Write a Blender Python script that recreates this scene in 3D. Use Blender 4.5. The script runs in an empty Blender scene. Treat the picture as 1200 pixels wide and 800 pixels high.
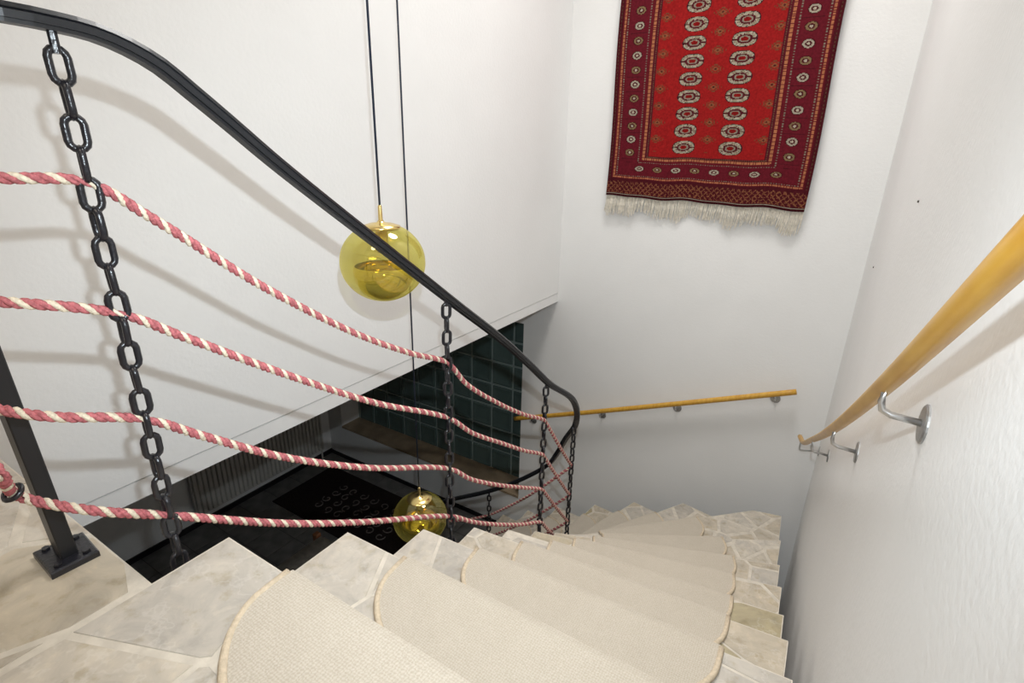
import bpy, bmesh, math, random
import numpy as np
from mathutils import Vector, Matrix

# ------------------------------------------------------------------ camera, world, lights, exposure
scene = bpy.context.scene
COL = scene.collection
YAW, PITCH, ROLL, FPX = math.radians(-31.3), math.radians(19.85), math.radians(1.36), 613.0
_f = Vector((math.sin(YAW) * math.cos(PITCH), math.cos(YAW) * math.cos(PITCH), -math.sin(PITCH)))
_r = Vector((math.cos(YAW), -math.sin(YAW), 0))
_u = _r.cross(_f)
CR = math.cos(ROLL) * _r + math.sin(ROLL) * _u
CU = CR.cross(_f)
CF = _f
cam_data = bpy.data.cameras.new('camera')
cam_data.sensor_width = 36.0
cam_data.lens = FPX / 1200 * 36
cam_data.clip_start = 0.01
cam = bpy.data.objects.new('camera', cam_data)
cam.matrix_world = Matrix(((CR.x, CU.x, -CF.x, 0), (CR.y, CU.y, -CF.y, 0), (CR.z, CU.z, -CF.z, 0), (0, 0, 0, 1)))
COL.objects.link(cam)
scene.camera = cam

world = bpy.data.worlds.new('world')
scene.world = world
world.use_nodes = True
world.node_tree.nodes['Background'].inputs[0].default_value = (0.9, 0.92, 1.0, 1)
world.node_tree.nodes['Background'].inputs[1].default_value = 0.05


def light(name, kind, loc, target, energy, color, **kw):
    d = bpy.data.lights.new(name, kind)
    d.energy = energy
    d.color = color
    for k, v in kw.items():
        setattr(d, k, v)
    o = bpy.data.objects.new(name, d)
    o.location = loc
    o.rotation_euler = (Vector(target) - Vector(loc)).to_track_quat('-Z', 'Y').to_euler()
    COL.objects.link(o)
    return o


R110 = math.radians(115)
FL = CU * 0.16 + CR * 0.02
light('camera_flash_offscreen', 'SPOT', FL, FL + CF + CR * 0.02 - CU * 0.03, 80, (0.82, 0.925, 1.0), spot_size=math.radians(125), spot_blend=1.0,
      shadow_soft_size=0.009)
light('stairwell_ceiling_light_offscreen', 'AREA', (-0.72, 2.35, 2.72), (-0.72, 2.2, 0), 41, (1.0, 0.985, 0.96), shape='DISK', size=1.0, spread=R110)
light('landing_ceiling_light_offscreen', 'AREA', (-0.7, -1.2, 2.72), (-0.7, -1.0, 0), 18, (1.0, 0.88, 0.70), shape='DISK', size=0.8)

vs = scene.view_settings
vs.view_transform = 'Standard'
vs.look = 'None'
vs.gamma = 1.0
vs.use_curve_mapping = False
vs.exposure = 0.02

random.seed(7)
R = math.radians


def ray(px, py):
    return CR * ((px - 600) / FPX) - CU * ((py - 400) / FPX) + CF


def on_y(px, py, y):
    r = ray(px, py)
    return r * (y / r.y)


# ------------------------------------------------------------------ materials
MATS = {}


def new_mat(name):
    m = bpy.data.materials.new(name)
    m.use_nodes = True
    nt = m.node_tree
    b = nt.nodes['Principled BSDF']
    MATS[name] = m
    return m, nt, b


def N(nt, t, **kw):
    n = nt.nodes.new(t)
    for k, v in kw.items():
        setattr(n, k, v)
    return n


def ramp(nt, stops):
    n = N(nt, 'ShaderNodeValToRGB')
    e = n.color_ramp.elements
    while len(e) < len(stops):
        e.new(0.5)
    for i, (p, c) in enumerate(stops):
        e[i].position = p
        e[i].color = (*c, 1)
    return n


def simple(name, col, rough=0.5, metal=0.0, noise=0.0, nscale=20, bump=0.0, bscale=80, spec=0.5, coat=0.0):
    m, nt, b = new_mat(name)
    b.inputs['Roughness'].default_value = rough
    b.inputs['Metallic'].default_value = metal
    b.inputs['Specular IOR Level'].default_value = spec
    b.inputs['Coat Weight'].default_value = coat
    tc = N(nt, 'ShaderNodeTexCoord')
    nz = N(nt, 'ShaderNodeTexNoise')
    nz.inputs['Scale'].default_value = nscale
    nz.inputs['Detail'].default_value = 4
    nt.links.new(tc.outputs['Object'], nz.inputs['Vector'])
    c0 = tuple(max(0, c * (1 - noise)) for c in col)
    c1 = tuple(min(1, c * (1 + noise)) for c in col)
    rp = ramp(nt, [(0.35, c0), (0.65, c1)])
    nt.links.new(nz.outputs['Fac'], rp.inputs['Fac'])
    nt.links.new(rp.outputs['Color'], b.inputs['Base Color'])
    if bump:
        n2 = N(nt, 'ShaderNodeTexNoise')
        n2.inputs['Scale'].default_value = bscale
        n2.inputs['Detail'].default_value = 3
        nt.links.new(tc.outputs['Object'], n2.inputs['Vector'])
        bp = N(nt, 'ShaderNodeBump')
        bp.inputs['Strength'].default_value = bump
        bp.inputs['Distance'].default_value = 0.004
        nt.links.new(n2.outputs['Fac'], bp.inputs['Height'])
        nt.links.new(bp.outputs['Normal'], b.inputs['Normal'])
    return m


simple('wall', (0.84, 0.835, 0.825), 0.85, noise=0.012, nscale=3, bump=0.2, bscale=70, spec=0.2)
simple('ceiling', (0.84, 0.835, 0.825), 0.9, noise=0.01)
simple('trim', (0.83, 0.825, 0.815), 0.6, noise=0.01)
simple('mortar', (0.55, 0.495, 0.415), 0.55, noise=0.10, nscale=30, bump=0.25, bscale=120)
simple('soffit', (0.55, 0.50, 0.43), 0.8, noise=0.05)
simple('black_pvc', (0.012, 0.013, 0.016), 0.33, spec=0.5)
simple('black_iron', (0.010, 0.010, 0.014), 0.28, noise=0.2, nscale=60, bump=0.25, bscale=150, spec=0.6)
simple('black_bar', (0.012, 0.012, 0.014), 0.42)
simple('steel', (0.62, 0.62, 0.62), 0.30, metal=1.0, noise=0.05, nscale=50)
simple('zinc', (0.42, 0.42, 0.42), 0.42, metal=0.9, noise=0.1, nscale=60)
simple('brass', (0.78, 0.60, 0.25), 0.25, metal=1.0, noise=0.04)
simple('cable', (0.015, 0.025, 0.05), 0.5)
simple('rope_red', (0.50, 0.155, 0.165), 0.8, noise=0.25, nscale=180, bump=0.6, bscale=300, spec=0.2)
simple('rope_cream', (0.80, 0.70, 0.54), 0.8, noise=0.12, nscale=180, bump=0.6, bscale=300, spec=0.2)
simple('tile', (0.14, 0.135, 0.127), 0.45, noise=0.25, nscale=9)
simple('grout', (0.06, 0.057, 0.053), 0.9)
simple('baseboard', (0.010, 0.010, 0.011), 0.5)
simple('radiator', (0.62, 0.60, 0.56), 0.5)
simple('door_mat', (0.020, 0.015, 0.014), 0.95, noise=0.3, nscale=60, bump=0.5, bscale=200, spec=0.1)
simple('mat_motif', (0.16, 0.14, 0.13), 0.95, noise=0.3, nscale=60, spec=0.1)
simple('bench_fabric', (0.55, 0.52, 0.47), 0.9, noise=0.15, nscale=25, bump=0.4, bscale=100)
simple('bench_wood', (0.26, 0.10, 0.04), 0.5, noise=0.2, nscale=15)
simple('sill', (0.36, 0.27, 0.18), 0.35, noise=0.18, nscale=8)
simple('block_joint', (0.34, 0.41, 0.385), 0.7)
simple('binding', (0.55, 0.45, 0.325), 0.9, noise=0.1, nscale=120, bump=0.4, bscale=300)
simple('fringe', (0.72, 0.67, 0.58), 0.9, noise=0.12, nscale=60)
simple('nail', (0.08, 0.07, 0.06), 0.5)


def mat_stone():
    m, nt, b = new_mat('stone')
    tc = N(nt, 'ShaderNodeTexCoord')
    oi = N(nt, 'ShaderNodeObjectInfo')
    base = ramp(nt, [(0.0, (0.41, 0.375, 0.33)), (0.25, (0.46, 0.42, 0.37)), (0.5, (0.49, 0.445, 0.385)), (0.7, (0.45, 0.395, 0.32)),
                     (0.93, (0.45, 0.39, 0.305)), (0.99, (0.34, 0.29, 0.18))])
    nt.links.new(oi.outputs['Random'], base.inputs['Fac'])
    mp = N(nt, 'ShaderNodeVectorMath', operation='ADD')
    cm = N(nt, 'ShaderNodeCombineXYZ')
    mu = N(nt, 'ShaderNodeMath', operation='MULTIPLY')
    mu.inputs[1].default_value = 37.0
    nt.links.new(oi.outputs['Random'], mu.inputs[0])
    nt.links.new(mu.outputs[0], cm.inputs[0])
    nt.links.new(mu.outputs[0], cm.inputs[1])
    nt.links.new(tc.outputs['Object'], mp.inputs[0])
    nt.links.new(cm.outputs[0], mp.inputs[1])
    n1 = N(nt, 'ShaderNodeTexNoise')
    n1.inputs['Scale'].default_value = 9
    n1.inputs['Roughness'].default_value = 0.65
    n1.inputs['Detail'].default_value = 6
    n1.inputs['Distortion'].default_value = 1.2
    nt.links.new(mp.outputs[0], n1.inputs['Vector'])
    r1 = ramp(nt, [(0.3, (0.78, 0.78, 0.78)), (0.5, (1.0, 0.99, 0.97)), (0.72, (1.2, 1.18, 1.13))])
    nt.links.new(n1.outputs['Fac'], r1.inputs['Fac'])
    mx = N(nt, 'ShaderNodeMix', data_type='RGBA', blend_type='MULTIPLY')
    mx.inputs['Factor'].default_value = 1
    nt.links.new(base.outputs['Color'], mx.inputs['A'])
    nt.links.new(r1.outputs['Color'], mx.inputs['B'])
    # tan and pale blotches
    n3 = N(nt, 'ShaderNodeTexNoise')
    n3.inputs['Scale'].default_value = 26
    n3.inputs['Detail'].default_value = 5
    n3.inputs['Roughness'].default_value = 0.6
    nt.links.new(mp.outputs[0], n3.inputs['Vector'])
    r3 = ramp(nt, [(0.32, (0.80, 0.76, 0.66)), (0.46, (1.0, 1.0, 1.0)), (0.58, (1.0, 1.0, 1.0)), (0.72, (1.17, 1.15, 1.10))])
    nt.links.new(n3.outputs['Fac'], r3.inputs['Fac'])
    m3 = N(nt, 'ShaderNodeMix', data_type='RGBA', blend_type='MULTIPLY')
    m3.inputs['Factor'].default_value = 0.8
    nt.links.new(mx.outputs['Result'], m3.inputs['A'])
    nt.links.new(r3.outputs['Color'], m3.inputs['B'])
    mx = m3
    # pale calcite veins
    n2 = N(nt, 'ShaderNodeTexNoise')
    n2.inputs['Scale'].default_value = 2.6
    n2.inputs['Detail'].default_value = 6
    n2.inputs['Distortion'].default_value = 0.1
    n2.inputs['Roughness'].default_value = 0.7
    nt.links.new(mp.outputs[0], n2.inputs['Vector'])
    r2 = ramp(nt, [(0.488, (0, 0, 0)), (0.50, (0.15, 0.15, 0.15)), (0.512, (0, 0, 0))])
    nt.links.new(n2.outputs['Fac'], r2.inputs['Fac'])
    m2 = N(nt, 'ShaderNodeMix', data_type='RGBA')
    nt.links.new(r2.outputs['Color'], m2.inputs['Factor'])
    nt.links.new(mx.outputs['Result'], m2.inputs['A'])
    m2.inputs['B'].default_value = (0.74, 0.71, 0.66, 1)
    nt.links.new(m2.outputs['Result'], b.inputs['Base Color'])
    b.inputs['Roughness'].default_value = 0.42
    bp = N(nt, 'ShaderNodeBump')
    bp.inputs['Strength'].default_value = 0.15
    bp.inputs['Distance'].default_value = 0.003
    nt.links.new(n1.outputs['Fac'], bp.inputs['Height'])
    nt.links.new(bp.outputs['Normal'], b.inputs['Normal'])


mat_stone()


def mat_weave():
    m, nt, b = new_mat('weave')
    tc = N(nt, 'ShaderNodeTexCoord')
    nz = N(nt, 'ShaderNodeTexNoise')
    nz.inputs['Scale'].default_value = 25
    nz.inputs['Detail'].default_value = 5
    nt.links.new(tc.outputs['Object'], nz.inputs['Vector'])
    fine = N(nt, 'ShaderNodeTexNoise')
    fine.inputs['Scale'].default_value = 260
    nt.links.new(tc.outputs['Object'], fine.inputs['Vector'])
    wx = N(nt, 'ShaderNodeTexWave', wave_type='BANDS', bands_direction='X')
    wy = N(nt, 'ShaderNodeTexWave', wave_type='BANDS', bands_direction='Y')
    for w in (wx, wy):
        w.inputs['Scale'].default_value = 60
        w.inputs['Distortion'].default_value = 5.0
        w.inputs['Detail'].default_value = 2
        w.inputs['Detail Scale'].default_value = 3
        nt.links.new(tc.outputs['Object'], w.inputs['Vector'])
    ad = N(nt, 'ShaderNodeMath', operation='ADD')
    nt.links.new(wx.outputs['Fac'], ad.inputs[0])
    nt.links.new(wy.outputs['Fac'], ad.inputs[1])
    a2 = N(nt, 'ShaderNodeMath', operation='MULTIPLY_ADD')
    nt.links.new(fine.outputs['Fac'], a2.inputs[0])
    a2.inputs[1].default_value = 1.6
    nt.links.new(ad.outputs[0], a2.inputs[2])
    a3 = N(nt, 'ShaderNodeMath', operation='MULTIPLY_ADD')
    nt.links.new(nz.outputs['Fac'], a3.inputs[0])
    a3.inputs[1].default_value = 1.0
    nt.links.new(a2.outputs[0], a3.inputs[2])
    mr = N(nt, 'ShaderNodeMapRange')
    mr.inputs['From Min'].default_value = 1.2
    mr.inputs['From Max'].default_value = 3.6
    nt.links.new(a3.outputs[0], mr.inputs['Value'])
    rp = ramp(nt, [(0.0, (0.41, 0.355, 0.285)), (0.5, (0.465, 0.41, 0.335)), (1.0, (0.525, 0.47, 0.395))])
    nt.links.new(mr.outputs[0], rp.inputs['Fac'])
    nt.links.new(rp.outputs['Color'], b.inputs['Base Color'])
    b.inputs['Roughness'].default_value = 0.95
    b.inputs['Specular IOR Level'].default_value = 0.1
    b.inputs['Sheen Weight'].default_value = 0.15
    bp = N(nt, 'ShaderNodeBump')
    bp.inputs['Strength'].default_value = 0.14
    bp.inputs['Distance'].default_value = 0.002
    nt.links.new(a2.outputs[0], bp.inputs['Height'])
    nt.links.new(bp.outputs['Normal'], b.inputs['Normal'])


mat_weave()


def mat_wood():
    m, nt, b = new_mat('oak')
    tc = N(nt, 'ShaderNodeTexCoord')
    mp = N(nt, 'ShaderNodeMapping')
    mp.inputs['Scale'].default_value = (40, 1.2, 12)
    nt.links.new(tc.outputs['Object'], mp.inputs['Vector'])
    nz = N(nt, 'ShaderNodeTexNoise')
    nz.inputs['Scale'].default_value = 1.5
    nz.inputs['Detail'].default_value = 5
    nt.links.new(mp.outputs[0], nz.inputs['Vector'])
    rp = ramp(nt, [(0.3, (0.52, 0.26, 0.03)), (0.55, (0.60, 0.33, 0.045)), (0.75, (0.66, 0.38, 0.065))])
    nt.links.new(nz.outputs['Fac'], rp.inputs['Fac'])
    nt.links.new(rp.outputs['Color'], b.inputs['Base Color'])
    b.inputs['Roughness'].default_value = 0.38
    b.inputs['Coat Weight'].default_value = 0.15


mat_wood()


def mat_globe():
    """thin olive-gold glass"""
    m, nt, b = new_mat('amber_glass')
    nt.nodes.remove(b)
    out = [n for n in nt.nodes if n.type == 'OUTPUT_MATERIAL'][0]
    tr = N(nt, 'ShaderNodeBsdfTransparent')
    tr.inputs[0].default_value = (0.86, 0.82, 0.40, 1)
    gl = N(nt, 'ShaderNodeBsdfGlossy')
    gl.inputs[0].default_value = (0.95, 0.88, 0.55, 1)
    gl.inputs['Roughness'].default_value = 0.02
    lw = N(nt, 'ShaderNodeLayerWeight')
    lw.inputs['Blend'].default_value = 0.5
    pw = N(nt, 'ShaderNodeMath', operation='POWER')
    pw.inputs[1].default_value = 4.0
    nt.links.new(lw.outputs['Facing'], pw.inputs[0])
    ma = N(nt, 'ShaderNodeMath', operation='MULTIPLY_ADD')
    ma.inputs[1].default_value = 0.5
    ma.inputs[2].default_value = 0.16
    nt.links.new(pw.outputs[0], ma.inputs[0])
    m1 = N(nt, 'ShaderNodeMixShader')
    nt.links.new(ma.outputs[0], m1.inputs[0])
    nt.links.new(tr.outputs[0], m1.inputs[1])
    nt.links.new(gl.outputs[0], m1.inputs[2])
    df = N(nt, 'ShaderNodeBsdfTranslucent')
    df.inputs[0].default_value = (0.90, 0.88, 0.42, 1)
    m2 = N(nt, 'ShaderNodeMixShader')
    m2.inputs[0].default_value = 0.20
    nt.links.new(m1.outputs[0], m2.inputs[1])
    nt.links.new(df.outputs[0], m2.inputs[2])
    nt.links.new(m2.outputs[0], out.inputs['Surface'])


simple('gold_mirror', (0.80, 0.64, 0.20), 0.05, metal=1.0)
mat_globe()


def mat_block():
    m, nt, b = new_mat('glass_block')
    tc = N(nt, 'ShaderNodeTexCoord')
    nz = N(nt, 'ShaderNodeTexNoise')
    nz.inputs['Scale'].default_value = 14
    nz.inputs['Detail'].default_value = 3
    nt.links.new(tc.outputs['Object'], nz.inputs['Vector'])
    oi = N(nt, 'ShaderNodeObjectInfo')
    rp = ramp(nt, [(0.0, (0.085, 0.130, 0.120)), (1.0, (0.125, 0.178, 0.165))])
    nt.links.new(oi.outputs['Random'], rp.inputs['Fac'])
    nt.links.new(rp.outputs['Color'], b.inputs['Base Color'])
    b.inputs['Roughness'].default_value = 0.12
    b.inputs['IOR'].default_value = 1.5
    bp = N(nt, 'ShaderNodeBump')
    bp.inputs['Strength'].default_value = 0.25
    bp.inputs['Distance'].default_value = 0.01
    nt.links.new(nz.outputs['Fac'], bp.inputs['Height'])
    nt.links.new(bp.outputs['Normal'], b.inputs['Normal'])


mat_block()


def mat_rug():
    m, nt, b = new_mat('rug_pile')
    at = N(nt, 'ShaderNodeVertexColor')
    at.layer_name = 'weave'
    tc = N(nt, 'ShaderNodeTexCoord')
    nz = N(nt, 'ShaderNodeTexNoise')
    nz.inputs['Scale'].default_value = 90
    nt.links.new(tc.outputs['Object'], nz.inputs['Vector'])
    r1 = ramp(nt, [(0.25, (0.72, 0.72, 0.72)), (0.75, (1.2, 1.2, 1.2))])
    nt.links.new(nz.outputs['Fac'], r1.inputs['Fac'])
    mx = N(nt, 'ShaderNodeMix', data_type='RGBA', blend_type='MULTIPLY')
    mx.inputs['Factor'].default_value = 1
    nt.links.new(at.outputs['Color'], mx.inputs['A'])
    nt.links.new(r1.outputs['Color'], mx.inputs['B'])
    nt.links.new(mx.outputs['Result'], b.inputs['Base Color'])
    b.inputs['Roughness'].default_value = 0.95
    b.inputs['Specular IOR Level'].default_value = 0.1


mat_rug()


# ------------------------------------------------------------------ helpers
def tag(o, label=None, cat=None, group=None, kind=None):
    if label:
        o['label'] = label
    if cat:
        o['category'] = cat
    if group:
        o['group'] = group
    if kind:
        o['kind'] = kind
    return o


def empty(name, loc):
    o = bpy.data.objects.new(name, None)
    o.location = loc
    o.empty_display_size = 0.05
    COL.objects.link(o)
    return o


def link_mesh(name, me, mat=None, parent=None, loc=None, smooth=False):
    if mat and not me.materials:
        me.materials.append(MATS[mat])
    if smooth:
        for p in me.polygons:
            p.use_smooth = True
    o = bpy.data.objects.new(name, me)
    COL.objects.link(o)
    if loc is not None:
        o.location = loc
    if parent is not None:
        o.parent = parent
    return o


def obj(name, bm, mat, parent=None, origin=(0, 0, 0), smooth=False):
    """bmesh in world coordinates -> object whose origin is `origin`; parent's world location is subtracted"""
    og = Vector(origin)
    bmesh.ops.translate(bm, verts=bm.verts, vec=-og)
    bmesh.ops.recalc_face_normals(bm, faces=bm.faces)
    me = bpy.data.meshes.new(name)
    bm.to_mesh(me)
    bm.free()
    pl = Vector((0, 0, 0))
    p = parent
    while p is not None:
        pl += p.location
        p = p.parent
    return link_mesh(name, me, mat, parent, og - pl, smooth)


def box(bm, x0, x1, y0, y1, z0, z1):
    v = [bm.verts.new((x, y, z)) for z in (z0, z1) for x, y in ((x0, y0), (x1, y0), (x1, y1), (x0, y1))]
    for f in ((3, 2, 1, 0), (4, 5, 6, 7), (0, 1, 5, 4), (1, 2, 6, 5), (2, 3, 7, 6), (3, 0, 4, 7)):
        bm.faces.new([v[i] for i in f])
    return v


def boxobj(name, dims, mat, parent=None, bevel=0.0):
    bm = bmesh.new()
    box(bm, *dims)
    if bevel:
        bmesh.ops.bevel(bm, geom=bm.edges[:], offset=bevel, segments=1, affect='EDGES')
    x0, x1, y0, y1, z0, z1 = dims
    return obj(name, bm, mat, parent, ((x0 + x1) / 2, (y0 + y1) / 2, z0))


def prism(bm, pts, z0, z1, chamfer=0.0):
    n = len(pts)
    lo = [bm.verts.new((x, y, z0)) for x, y in pts]
    if chamfer:
        c = Vector((sum(p[0] for p in pts) / n, sum(p[1] for p in pts) / n))
        mid = [bm.verts.new((x, y, z1 - chamfer)) for x, y in pts]
        tp = []
        for x, y in pts:
            d = c - Vector((x, y))
            d = d.normalized() * min(chamfer * 1.4, d.length * 0.4)
            tp.append((x + d.x, y + d.y))
        hi = [bm.verts.new((x, y, z1)) for x, y in tp]
        rings = [lo, mid, hi]
    else:
        hi = [bm.verts.new((x, y, z1)) for x, y in pts]
        rings = [lo, hi]
    for a, b in zip(rings, rings[1:]):
        for i in range(n):
            j = (i + 1) % n
            bm.faces.new((a[i], a[j], b[j], b[i]))
    bm.faces.new(lo[::-1])
    bm.faces.new(hi)


def frames(pts):
    """side / up frames along a path, up stays as vertical as it can"""
    out = []
    n = len(pts)
    for i in range(n):
        t = (pts[min(i + 1, n - 1)] - pts[max(i - 1, 0)]).normalized()
        s = t.cross(Vector((0, 0, 1)))
        if s.length < 1e-4:
            s = Vector((1, 0, 0)) if not out else out[-1][1]
        s.normalize()
        out.append((t, s, s.cross(t).normalized()))
    return out


def loft(bm, pts, profile, cap=True, scale=None):
    fr = frames(pts)
    rings = []
    for i, (p, (t, s, u)) in enumerate(zip(pts, fr)):
        g = scale[i] if scale else 1.0
        rings.append([bm.verts.new(p + s * a * g + u * b * g) for a, b in profile])
    n = len(profile)
    for a, b in zip(rings, rings[1:]):
        for i in range(n):
            j = (i + 1) % n
            bm.faces.new((a[i], a[j], b[j], b[i]))
    if cap:
        bm.faces.new(rings[0][::-1])
        bm.faces.new(rings[-1])


def circle(r, n=10, ph=0.0):
    return [(r * math.cos(2 * math.pi * i / n + ph), r * math.sin(2 * math.pi * i / n + ph)) for i in range(n)]


def tube(bm, pts, r, n=10):
    loft(bm, [Vector(p) for p in pts], circle(r, n))


def lathe(bm, prof, c, n=32):
    rings = []
    for r, z in prof:
        if r < 1e-6:
            rings.append([bm.verts.new((c[0], c[1], c[2] + z))])
        else:
            rings.append([bm.verts.new((c[0] + r * math.cos(2 * math.pi * i / n), c[1] + r * math.sin(2 * math.pi * i / n), c[2] + z))
                          for i in range(n)])
    for a, b in zip(rings, rings[1:]):
        for i in range(n):
            j = (i + 1) % n
            if len(a) == 1 and len(b) == 1:
                continue
            if len(a) == 1:
                bm.faces.new((a[0], b[j], b[i]))
            elif len(b) == 1:
                bm.faces.new((a[i], a[j], b[0]))
            else:
                bm.faces.new((a[i], a[j], b[j], b[i]))


def disc(bm, c, normal, r, h, n=20):
    """flat round plate, centre c on its back face, growing along normal"""
    nrm = Vector(normal).normalized()
    a = nrm.orthogonal().normalized()
    b = nrm.cross(a)
    c = Vector(c)
    rings = []
    for rr, d in ((r, 0), (r, h * 0.6), (r * 0.9, h)):
        rings.append([bm.verts.new(c + nrm * d + a * rr * math.cos(2 * math.pi * i / n) + b * rr * math.sin(2 * math.pi * i / n))
                      for i in range(n)])
    for p, q in zip(rings, rings[1:]):
        for i in range(n):
            j = (i + 1) % n
            bm.faces.new((p[i], p[j], q[j], q[i]))
    bm.faces.new(rings[0][::-1])
    bm.faces.new(rings[-1])


def catmull(ctrl, step=0.02):
    P = [Vector(c) for c in ctrl]
    P = [P[0] * 2 - P[1]] + P + [P[-1] * 2 - P[-2]]
    out = []
    for i in range(1, len(P) - 2):
        p0, p1, p2, p3 = P[i - 1:i + 3]
        t0 = 0.0
        t1 = t0 + max((p1 - p0).length, 1e-6) ** 0.5
        t2 = t1 + max((p2 - p1).length, 1e-6) ** 0.5
        t3 = t2 + max((p3 - p2).length, 1e-6) ** 0.5
        n = max(2, int((p2 - p1).length / step))
        for k in range(n):
            t = t1 + (t2 - t1) * k / n
            a1 = p0 * ((t1 - t) / (t1 - t0)) + p1 * ((t - t0) / (t1 - t0))
            a2 = p1 * ((t2 - t) / (t2 - t1)) + p2 * ((t - t1) / (t2 - t1))
            a3 = p2 * ((t3 - t) / (t3 - t2)) + p3 * ((t - t2) / (t3 - t2))
            b1 = a1 * ((t2 - t) / (t2 - t0)) + a2 * ((t - t0) / (t2 - t0))
            b2 = a2 * ((t3 - t) / (t3 - t1)) + a3 * ((t - t1) / (t3 - t1))
            out.append(b1 * ((t2 - t) / (t2 - t1)) + b2 * ((t - t1) / (t2 - t1)))
    out.append(P[-2])
    return out


def clip(poly, nx, ny, d):
    """keep points with nx*x+ny*y <= d"""
    out = []
    for i in range(len(poly)):
        a, b = poly[i], poly[(i + 1) % len(poly)]
        da, db = nx * a[0] + ny * a[1] - d, nx * b[0] + ny * b[1] - d
        if da <= 0:
            out.append(a)
        if (da < 0 < db) or (db < 0 < da):
            t = da / (da - db)
            out.append((a[0] + t * (b[0] - a[0]), a[1] + t * (b[1] - a[1])))
    return out


def area(p):
    return 0.5 * sum(p[i][0] * p[(i + 1) % len(p)][1] - p[(i + 1) % len(p)][0] * p[i][1] for i in range(len(p)))


def paving(poly, size, joint, rim, rng):
    """irregular polygonal flagstones filling a convex polygon"""
    if area(poly) < 0:
        poly = poly[::-1]
    x0, x1 = min(p[0] for p in poly), max(p[0] for p in poly)
    y0, y1 = min(p[1] for p in poly), max(p[1] for p in poly)
    inner = poly
    for i in range(len(poly)):
        a, b = poly[i], poly[(i + 1) % len(poly)]
        ex, ey = b[0] - a[0], b[1] - a[1]
        l = math.hypot(ex, ey)
        if l < 1e-6:
            continue
        nx, ny = ey / l, -ex / l
        inner = clip(inner, nx, ny, nx * a[0] + ny * a[1] - rim)
        if len(inner) < 3:
            return []
    seeds = []
    for i in range(int((x1 - x0) / size) + 2):
        for j in range(int((y1 - y0) / size) + 2):
            seeds.append((x0 + (i - 0.5 + 0.5 * (j % 2) + rng.uniform(-.42, .42)) * size, y0 + (j - 0.3 + rng.uniform(-.42, .42)) * size))
    cells = []
    for i, s in enumerate(seeds):
        c = inner
        for k, q in enumerate(seeds):
            if k == i:
                continue
            dx, dy = q[0] - s[0], q[1] - s[1]
            l = math.hypot(dx, dy)
            if l > size * 4 or l < 1e-6:
                continue
            nx, ny = dx / l, dy / l
            mx, my = (s[0] + q[0]) / 2, (s[1] + q[1]) / 2
            c = clip(c, nx, ny, nx * mx + ny * my - joint * rng.uniform(0.35, 0.9))
            if len(c) < 3:
                break
        if len(c) >= 3 and area(c) > 0.0012:
            cells.append(c)
    return cells


def add_stones(parent, cells, z, rng):
    for c in cells:
        bm = bmesh.new()
        h = rng.uniform(0.0006, 0.0014)
        prism(bm, c, z - 0.004, z + h, 0.0008)
        cx, cy = sum(p[0] for p in c) / len(c), sum(p[1] for p in c) / len(c)
        obj('stone', bm, 'stone', parent, (cx, cy, z - 0.004))


# ------------------------------------------------------------------ dimensions (metres, camera at the origin)
ZL, ZF, ZC = -0.72, -3.45, 2.78          # landing, hall floor, upper ceiling
XR, XL, YB, YF = 0.17, -1.76, 3.57, -2.3  # right wall, upper left wall, back wall, wall behind the camera
XH = -4.68                               # left wall of the lower hall
ZS = -1.09                               # underside of the slab over the hall
RISE = 0.182


def lv(k):
    return ZL - (k - 1) * RISE


# ------------------------------------------------------------------ shell
def struct(name, dims_list, mat, label=None):
    bm = bmesh.new()
    for d in dims_list:
        box(bm, *d)
    return tag(obj(name, bm, mat), label, None, None, 'structure')


OX0, OX1, OZ0, OZ1 = -4.45, -2.06, -3.03, -1.33   # opening for the glass blocks
struct('wall_back', [(OX1, XR + .2, YB, YB + .3, ZF - .1, ZC), (XH - .2, OX0, YB, YB + .3, ZF - .1, ZC),
                     (OX0, OX1, YB, YB + .3, ZF - .1, OZ0), (OX0, OX1, YB, YB + .3, OZ1, ZC)], 'wall', 'white plastered back wall behind the stair')
struct('wall_right', [(XR, XR + .2, YF, YB, ZF - .1, ZC)], 'wall', 'white wall along the outer side of the stair')
struct('wall_left', [(XL - .14, XL, YF, YB, ZS + .071, ZC)], 'wall', 'white wall above the lower hall opening')
struct('wall_front', [(XH, XR, YF - .2, YF, ZF - .1, ZC)], 'wall', 'white wall behind the landing')
struct('wall_hall', [(XH - .2, XH, YF, YB, ZF - .1, ZS)], 'wall', 'wall of the lower hall behind the radiator')
struct('ceiling', [(XL, XR, YF, YB, ZC, ZC + .15)], 'ceiling')
struct('ceiling_hall', [(XH - .2, XL - .14, YF, YB, ZS, ZS + .14)], 'ceiling')
t1 = struct('trim_1', [(XL - .14, XL - .002, YF, YB, ZS, ZS + .068), (XL - .14, XL - .006, YF, YB, ZS + .068, ZS + .071)], 'trim', 'flat white board along the lower edge of the wall')
struct('baseboard_back', [(XH, -2.30, YB - .014, YB, ZF, ZF + .042)], 'baseboard', 'black skirting under the glass block window')
struct('baseboard_left', [(XH, XH + .014, YF, YB, ZF, ZF + .055)], 'baseboard', 'black skirting under the radiator')

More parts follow.
